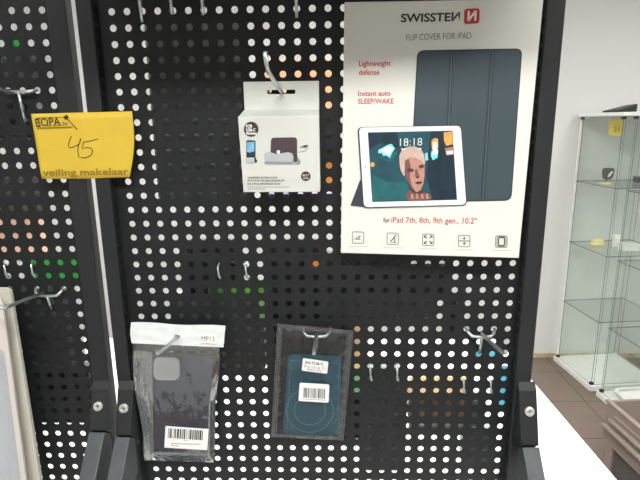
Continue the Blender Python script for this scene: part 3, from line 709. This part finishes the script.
# ------------------------------------------------------------------ white card packs at the left
def flat_pack(label, edge_top, edge_bot, Y, d, wid, m, bl=False, zc=None):
    a = at(*edge_top, Y); b = at(*edge_bot, Y); b = a + (b-a)*1.25
    t = thing('card_pack', label, 'pack', (a.x-wid/2, Y, b.z))
    r = .008
    out = quad_round([(a.x-wid, a.z), (a.x, a.z), (b.x, b.z), (b.x-wid, b.z)], r, 5)
    sl = []
    MB().hexa([(x, Y, z) for x, z in out], [(x, Y+d, z) for x, z in out], M(m)).build('backing_card', t, .0006)
    if bl:
        k = quad_round([(a.x-wid+.015, a.z-.07), (a.x-.007, a.z-.07), (b.x-.007, b.z+.012), (b.x-wid+.015, b.z+.012)], .01, 5)
        k2 = quad_round([(a.x-wid+.019, a.z-.074), (a.x-.011, a.z-.074), (b.x-.011, b.z+.016), (b.x-wid+.019, b.z+.016)], .01, 5); n_ = len(k)
        f0 = [Vector((x, Y-.0003, z)) for x, z in k]; f1 = [Vector((x, Y-.016, z)) for x, z in k2]
        MB().add(f0+f1, [(i, (i+1) % n_, n_+(i+1) % n_, n_+i) for i in range(n_)] + [[n_+i for i in range(n_)]], M('blister'), True).build('blister', t)['label'] = 'bluish clear plastic blister'
    return t
mat('card_cream', (206, 202, 190), 0.55, 0, .03, 20); mat('card_pink', (212, 202, 196), 0.55, 0, .03, 20)
pA = flat_pack('plain off-white card pack hanging behind the blister pack at lower left', (9.5, 288.5), (40.0, 480), -.034, .006, .11, 'card_cream')
for (x, y) in ((12.6, 396), (2.2, 344)):
    c = at(x, y, -.0345); q = MB(); q.tube([c+Vector((-.004, 0, .006)), c+Vector((0, -.002, .004)), c+Vector((.0012, -.002, -.002)), c+Vector((-.004, 0, -.006))], .0022, M('case_rim'), 8); q.build('plastic_clip', pA)['label'] = 'dark hooked plastic clip'
flat_pack('blister pack with bluish clear window at lower left frame edge', (1.0, 296), (26.0, 480), -.052, .004, .10, 'card_pink', True)

# ------------------------------------------------------------------ goods hung on the far side, seen through the holes
def sleeve_mat(col):
    k = 'sleeve_%d_%d_%d' % col
    if k in MATS: return MATS[k]
    m = bpy.data.materials.new(k); m.use_nodes = True; nt = m.node_tree; nt.nodes.clear()
    out = nt.nodes.new('ShaderNodeOutputMaterial'); df = nt.nodes.new('ShaderNodeBsdfDiffuse'); tl = nt.nodes.new('ShaderNodeBsdfTranslucent'); mx = nt.nodes.new('ShaderNodeMixShader')
    mx.inputs[0].default_value = .8; df.inputs[0].default_value = rgb(*col); tl.inputs[0].default_value = rgb(*[min(255, c) for c in col])
    nt.links.new(df.outputs[0], mx.inputs[1]); nt.links.new(tl.outputs[0], mx.inputs[2]); nt.links.new(mx.outputs[0], out.inputs[0]); MATS[k] = m; return m
def back_goods(label, x0, y0, x1, y1, col, Y=.016, d=.03, sleeve=False):
    if sleeve: Y = .0008
    ym = (y0+y1)/2; xm = (x0+x1)/2
    xa, xb = at(x0, ym, Y).x, at(x1, ym, Y).x; za, zb = at(xm, y1, Y).z, at(xm, y0, Y).z
    if sleeve: m = sleeve_mat(col); d = .0012
    else: m = mat('goods_%d_%d_%d' % col, col, .5, 0, .12, 60)
    t = thing('plastic_sleeve' if sleeve else 'hanging_pack', label, 'pack', ((xa+xb)/2, Y, za), None, 'packs hanging behind the perforated panels')
    MB().box((xa, Y, za), (xb, Y+d, zb), m).build('sheet' if sleeve else 'carton', t, min(.004, d/4))
    return t
DG = (168, 174, 174); DK = (96, 100, 100); MG = (205, 205, 200)
G = [
 ('tall grey pack behind the panel left of the dock box', 150, 21, 246, 200, DG),
 ('peach sleeve behind the panel above the dock box', 262, 60, 337, 113, (250, 214, 190), .05, .04, 1),
 ('dark pack behind the panel right of the dock box', 308, 114, 337, 159, DK),
 ('orange sleeve behind the panel right of the dock box', 306, 161, 337, 190, (246, 196, 130), .05, .04, 1),
 ('dusky violet pack behind the panel under the dock box', 268, 193, 338, 202, (120, 112, 160)),
 ('dark flat pack behind the panel above the white-headed pouch', 185, 243, 238, 298, DK),
 ('green sleeve behind the panel just below the middle hook ends', 208, 282, 268, 297, (130, 178, 106), .05, .03, 1),
 ('wide dark pack behind the panel above the teal pouch', 268, 243, 322, 322, DK),
 ('small orange sleeve behind the panel left of the tablet box', 309, 257, 322, 269, (248, 190, 110), .010, .003, 1),
 ('slim dark pack behind the crumpled left edge of the white-headed pouch', 137, 326, 168, 452, DK),
 ('dark pack behind the teal pouch', 271, 323, 350, 442, DK),
 ('long dark pack behind the panel under the tablet box', 323, 255, 404, 296, DK),
 ('slim dark pack behind the panel, right part under the tablet box', 405, 263, 447, 297, DK),
 ('grey pack behind the panel below the tablet box', 323, 297, 432, 321, DG),
 ('pale green sleeve behind the panel between the two pouches', 256, 298, 268, 318, (170, 190, 160), .05, .03, 1),
 ('grey box behind the panel between the two pouches', 171, 297, 264, 371, MG),
 ('cream sleeve behind the panel at the upper right of the teal pouch', 351, 325, 363, 372, (245, 222, 190), .05, .03, 1),
 ('mint green sleeve behind the panel right of the teal pouch', 351, 374, 363, 392, (165, 212, 170), .05, .03, 1),
 ('tall dark pack behind the panel right of the teal pouch', 351, 393, 364, 440, DK),
 ('big dark pack behind the panel left of the tan sleeve', 366, 368, 407, 472, DG),
 ('tan sleeve behind the lower right of the panel', 409, 377, 470, 393, (244, 222, 190), .05, .04, 1),
 ('brown carton behind the lower right of the panel', 409, 394, 470, 422, (190, 150, 108), .03, .03),
 ('grey card behind the lower right of the panel', 409, 424, 464, 434, (190, 186, 182), .03, .01),
 ('bright blue sleeve behind the panel under the bare right hook', 474, 352, 497, 362, (150, 204, 218), .05, .02, 1),
 ('blue sleeve behind the right end of the panel', 495, 366, 510, 412, (140, 198, 216), .05, .02, 1),
 ('small grey pack behind the panel right of the tan sleeve', 468, 400, 484, 428, DG),
 ('slim dark pack behind the lower right end of the panel', 464, 432, 494, 470, DG),
 ('narrow dark pack behind the panel left of the bare right hook', 447, 298, 458, 336, DK),
]
for g in G: back_goods(*g)
GL = [
 ('grey pack behind the left panel above its upper hook', -60, 48, 44, 84, DG),
 ('green sleeve behind the left panel near the top left corner', 6, 36, 22, 47, (96, 176, 104), .03, .03, 1),
 ('dark pack behind the left panel beside the yellow card', -60, 95, 36, 140, DK),
 ('pale grey pack behind the left panel below the yellow card', -60, 170, 47, 216, MG),
 ('pink sleeve behind the left panel, middle height', -40, 219, 46, 256, (244, 218, 204), .05, .03, 1),
 ('green sleeve behind the left panel above the lower hook', 26, 258, 80, 282, (96, 176, 104), .05, .03, 1),
 ('grey box behind the left panel at the lower hook', -20, 284, 72, 368, (190, 190, 186)),
 ('dark box behind the lower left panel', -20, 370, 92, 424, DK),
]
for g in GL: back_goods(*g)

# ------------------------------------------------------------------ glass cabinets
dv = Vector((.1113, -.9938, 0)).normalized(); ex = Vector((.9938, .1113, 0))
def cabinet(label, o, dep, tagz=True):
    o = Vector(o); o.z = 0; wid = .43; BZ = .036
    t = thing('glass_cabinet', label, 'display cabinet', (o.x, o.y, 0))
    P = lambda a, b, z: o + ex*a + dv*b + Vector((0, 0, z))
    def bx(mb, a0, b0, z0, a1, b1, z1, m): return mb.hexa([P(a0,b0,z0),P(a1,b0,z0),P(a1,b1,z0),P(a0,b1,z0)], [P(a0,b0,z1),P(a1,b0,z1),P(a1,b1,z1),P(a0,b1,z1)], m)
    bx(MB(), -.012, -.012, 0, wid+.012, dep+.012, BZ, M('cab_white')).build('base', t, .004)
    bx(MB(), -.012, -.012, 1.640, wid+.012, dep+.012, 1.660, M('cab_white')).build('top_panel', t, .003)
    g = .004
    def pane(name, a0, b0, z0, a1, b1, z1, lab=None):
        q = MB(); bx(q, a0, b0, z0, a1, b1, z1, M('glass')); e = q.mi(M('glass_edge'))
        dims = (a1-a0, b1-b0, z1-z0); thin = dims.index(min(dims))
        pair = {0: (4, 2), 1: (3, 5), 2: (0, 1)}           # hexa faces: 0 bottom 1 top, 2.. sides
        for i in range(6):
            n_ = (q.v[q.f[i][1]]-q.v[q.f[i][0]]).cross(q.v[q.f[i][2]]-q.v[q.f[i][1]]).normalized()
            ax = (ex, dv, Vector((0,0,1)))[thin]
            if abs(n_.dot(ax)) < .9: q.m[i] = e
        return q.build(name, t)
    pane('side_pane', 0, .03, .038, g, dep-.002, 1.639); pane('side_pane', wid-g, .03, .038, wid, dep-.002, 1.639)
    pane('back_pane', .012, 0, .038, wid-.012, g, 1.639); pane('glass_door', .016, dep-g, .038, wid-.016, dep, 1.639)
    for z in (.44, .845, 1.241): pane('glass_shelf', g+.001, g+.002, z, wid-g-.001, dep-g-.002, z+.005)
    for a, b in ((.0, .004), (.0, dep-.018)):
        for z in (.037, 1.622): 
            bx(MB(), a-.004, b, z, a+.016, b+.016, z+.015, M('clip_black')).build('corner_clip', t)
    for a, b in ((.002, .016), (.002, dep+.004)): pass
    for b in ((.002, ) if tagz else ()):
        bx(MB(), -.001, b, .036, .010, b+.010, 1.622, M('cab_white')).build('corner_post', t)
    return t
cabinet('far glass cabinet against the white wall, with a small yellow number card inside', atz(556, 356, .036), .40)
cabinet('near glass cabinet partly cut off by the right frame edge', atz(599.2, 391.0, .036), .40, False)
# things in and on the cabinets
p0, p1 = at(603.5, 128, 2.52), at(623, 128, 2.52)
a = at(610, 128.5, 2.50); S_ = Surf(a, 0, .11, 0)
t = thing('number_card', 'small yellow number card inside the far glass cabinet', 'card', a - Vector((0, 0, .045)))
cd = [S_.uv(x, y) for x, y in ((609.8, 119.8), (624.0, 119.8), (621.4, 136.2), (608.2, 135.2))]
MB().hexa([S_.w(u, v) for u, v in cd], [S_.w(u, v) - S_.n*.0008 for u, v in cd], M('tag_pale')).build('card', t)
q = MB(); text_on(q, S_, '21', (613.4, 131.4), (618.6, 131.4), 4.4, M('tag_gold'), 5); q.build('numeral', t)
b_ = atz(605, 184.0, 1.2465)
t = thing('ring_shaped_case', 'dark grey rounded item with a pale slit on a pale yellow base, top glass shelf', 'ornament', b_)
MB().hexa([b_+Vector((x, y, 0)) for x, y in rect_round(-.034, -.022, .030, .022, .01)], [b_+Vector((x, y, .008)) for x, y in rect_round(-.034, -.022, .030, .022, .01)], M('coil_yellow')).build('base', t)
MB().tube([b_+Vector((.006, .006, .008)), b_+Vector((.008, .006, .03))], .003, M('glass_edge')).build('stem', t)
c_ = b_+Vector((.010, 0, .026))
L = quad_round([(-.036, .070), (.036, .070), (.026, .0), (-.026, .0)], .022, 5)
MB().hexa([c_+Vector((x, -.012, z)) for x, z in L], [c_+Vector((x, .012, z)) for x, z in L], M('grey_item')).build('body', t, .006)
L = [(-.006, .014), (.010, .024), (.022, .048), (.014, .052), (-.002, .034)]
MB().hexa([c_+Vector((x, -.0135, z)) for x, z in L], [c_+Vector((x, -.0118, z)) for x, z in L], M('paper_white')).build('slit', t)
b_ = atz(597.5, 244.6, .851); t = thing('yellow_coil', 'pale yellow coiled band lying on the middle glass shelf', 'band', b_)
q = MB()
for k, rr in enumerate((.036, .033, .030)): q.tube([b_+Vector((rr*math.cos(i/20*6.283), rr*.8*math.sin(i/20*6.283), .006+k*.011)) for i in range(21)], .0062, M('coil_yellow'), 8)
q.build('coil', t)
for (x0, y0, w, d, h, lab, m) in ((615.5, 246.5, .035, .03, .075, 'small upright white box on the middle shelf beside the coil', 'cab_white'), (628, 250, .10, .06, .045, 'low white box on the middle shelf at the right frame edge', 'cab_white')):
    b_ = atz(x0, y0, .851); t = thing('white_box', lab, 'box', b_)
    MB().box((b_.x-w/2, b_.y-d/2, b_.z), (b_.x+w/2, b_.y+d/2, b_.z+h*.75), M(m)).build('carton', t, .003)
    MB().box((b_.x-w/2-.002, b_.y-d/2-.002, b_.z+h*.75), (b_.x+w/2+.002, b_.y+d/2+.002, b_.z+h), M(m)).build('lid', t, .002)
b_ = atz(640, 182.5, 1.247); t = thing('dark_box', 'small dark box on the top shelf at the right frame edge', 'box', b_)
MB().box((b_.x-.03, b_.y-.03, b_.z), (b_.x+.05, b_.y+.03, b_.z+.03), M('clip_black')).build('carton', t, .004); MB().box((b_.x-.031, b_.y-.031, b_.z+.03), (b_.x+.051, b_.y+.031, b_.z+.036), M('grey_item')).build('lid', t, .001)
p0 = atz(606, 110.6, 1.6485); 
zt = 1.6605; p0 = at(606.2, 110.4, 2.36); p1 = at(635.5, 105.2, 2.26)
t = thing('black_tablet', 'thin black wedge-shaped device lying on top of the far glass cabinet', 'device', (p0.x+.1, 2.36, zt))
q = [Vector((p0.x, 2.40, zt)), Vector((p0.x+.02, 2.28, zt)), Vector((p1.x, 2.24, zt)), Vector((p1.x+.01, 2.36, zt))]
z1 = [.008, .010, .042, .040]
MB().hexa(q, [v+Vector((0, 0, k)) for v, k in zip(q, z1)], M('black_plastic')).build('body', t, .002)
o_ = atz(599.2, 391.0, .036); o_.z = -.024; P2 = lambda a, b, z: o_ + ex*a + dv*b + Vector((0, 0, z))
t = thing('white_tray', 'translucent white tray with rounded rim on the base of the near cabinet', 'tray', P2(.2, .2, .06))
L = rect_round(.03, .05, .40, .38, .05, 5); L2 = rect_round(.05, .07, .38, .36, .04, 5); n_ = len(L)
a_ = [P2(x, y, .105) for x, y in L]; b_ = [P2(x, y, .063) for x, y in L2]; c_ = [P2(x, y, .105) for x, y in L2]; d_ = [P2(x, y, .066) for x, y in L2]
MB().add(a_+b_+c_, [(i, (i+1) % n_, n_+(i+1) % n_, n_+i) for i in range(n_)] + [(i, (i+1) % n_, 2*n_+(i+1) % n_, 2*n_+i) for i in range(n_)] + [list(range(2*n_-1, n_-1, -1))], M('cab_white')).build('bowl', t)

# ------------------------------------------------------------------ taupe crate
ang = math.atan2(1.4996-1.4775, -(1.2345-1.4469))
du = Vector((math.sin(ang), -math.cos(ang), 0)); de = Vector((math.cos(ang), math.sin(ang), 0)); co = Vector((1.4775, 1.4469, 0))
Q = lambda a, b, z: co + de*a + du*b + Vector((0, 0, z))
t = thing('ribbed_crate', 'taupe plastic crate with horizontal ribs on the tiled floor at lower right', 'crate', Q(.2, .25, 0))
def qb(mb, a0, b0, z0, a1, b1, z1, m): return mb.hexa([Q(a0,b0,z0),Q(a1,b0,z0),Q(a1,b1,z0),Q(a0,b1,z0)], [Q(a0,b0,z1),Q(a1,b0,z1),Q(a1,b1,z1),Q(a0,b1,z1)], m)
LN, WD = .52, .36
q = MB(); qb(q, 0, 0, .215, .012, LN, .40, M('taupe')); qb(q, WD-.012, 0, .215, WD, LN, .40, M('taupe')); qb(q, 0, 0, .215, WD, .012, .40, M('taupe')); qb(q, 0, LN-.012, .215, WD, LN, .40, M('taupe')); qb(q, 0, 0, .205, WD, LN, .215, M('taupe'))
q.build('body', t, .004)
for k, (z, pr_) in enumerate(((.354, .006), (.322, .014), (.286, .024))):
    r = .010+.0015*k; b0 = .035-.012*k
    MB().tube([Q(.012-pr_*.9, b0+.012*(2-k), z), Q(.012-pr_*.9, b0+.014*(2-k)+.01, z), Q(.012-pr_*.9, LN-.01, z)], [r*.7, r, r], M('taupe'), 14).build('rib', t)
qb(MB(), -.006, -.004, .392, .016, LN, .404, M('taupe')).build('rim', t, .003)
qb(MB(), .02, .06, .004, .03, LN, .206, M('taupe_dark')).build('lower_panel', t); qb(MB(), WD-.03, .06, .004, WD-.02, LN, .206, M('taupe_dark')).build('lower_panel', t)
for a, b in ((.004, .02), (WD-.05, .02), (.004, LN-.06), (WD-.05, LN-.06)): qb(MB(), a, b, 0, a+.045, b+.05, .207, M('taupe')).build('foot', t, .004)

# ------------------------------------------------------------------ camera, world
cd = bpy.data.cameras.new('camera'); cd.sensor_width = 36; cd.sensor_fit = 'HORIZONTAL'; cd.lens = F/640*36; cd.clip_start = .02
co_ = bpy.data.objects.new('camera', cd); COL.objects.link(co_)
Rm = Matrix((RX, -RY, -RZ)).transposed().to_4x4(); Rm.translation = CAM; co_.matrix_world = Rm
SC.camera = co_
SC.cycles.transparent_max_bounces = 48
w = bpy.data.worlds.new('world'); SC.world = w; w.use_nodes = True
w.node_tree.nodes['Background'].inputs[0].default_value = (.6, .62, .65, 1); w.node_tree.nodes['Background'].inputs[1].default_value = .05
SC.view_settings.view_transform = 'Standard'; SC.view_settings.look = 'None'; SC.view_settings.gamma = 1; SC.view_settings.use_curve_mapping = False
SC.view_settings.exposure = 0.0
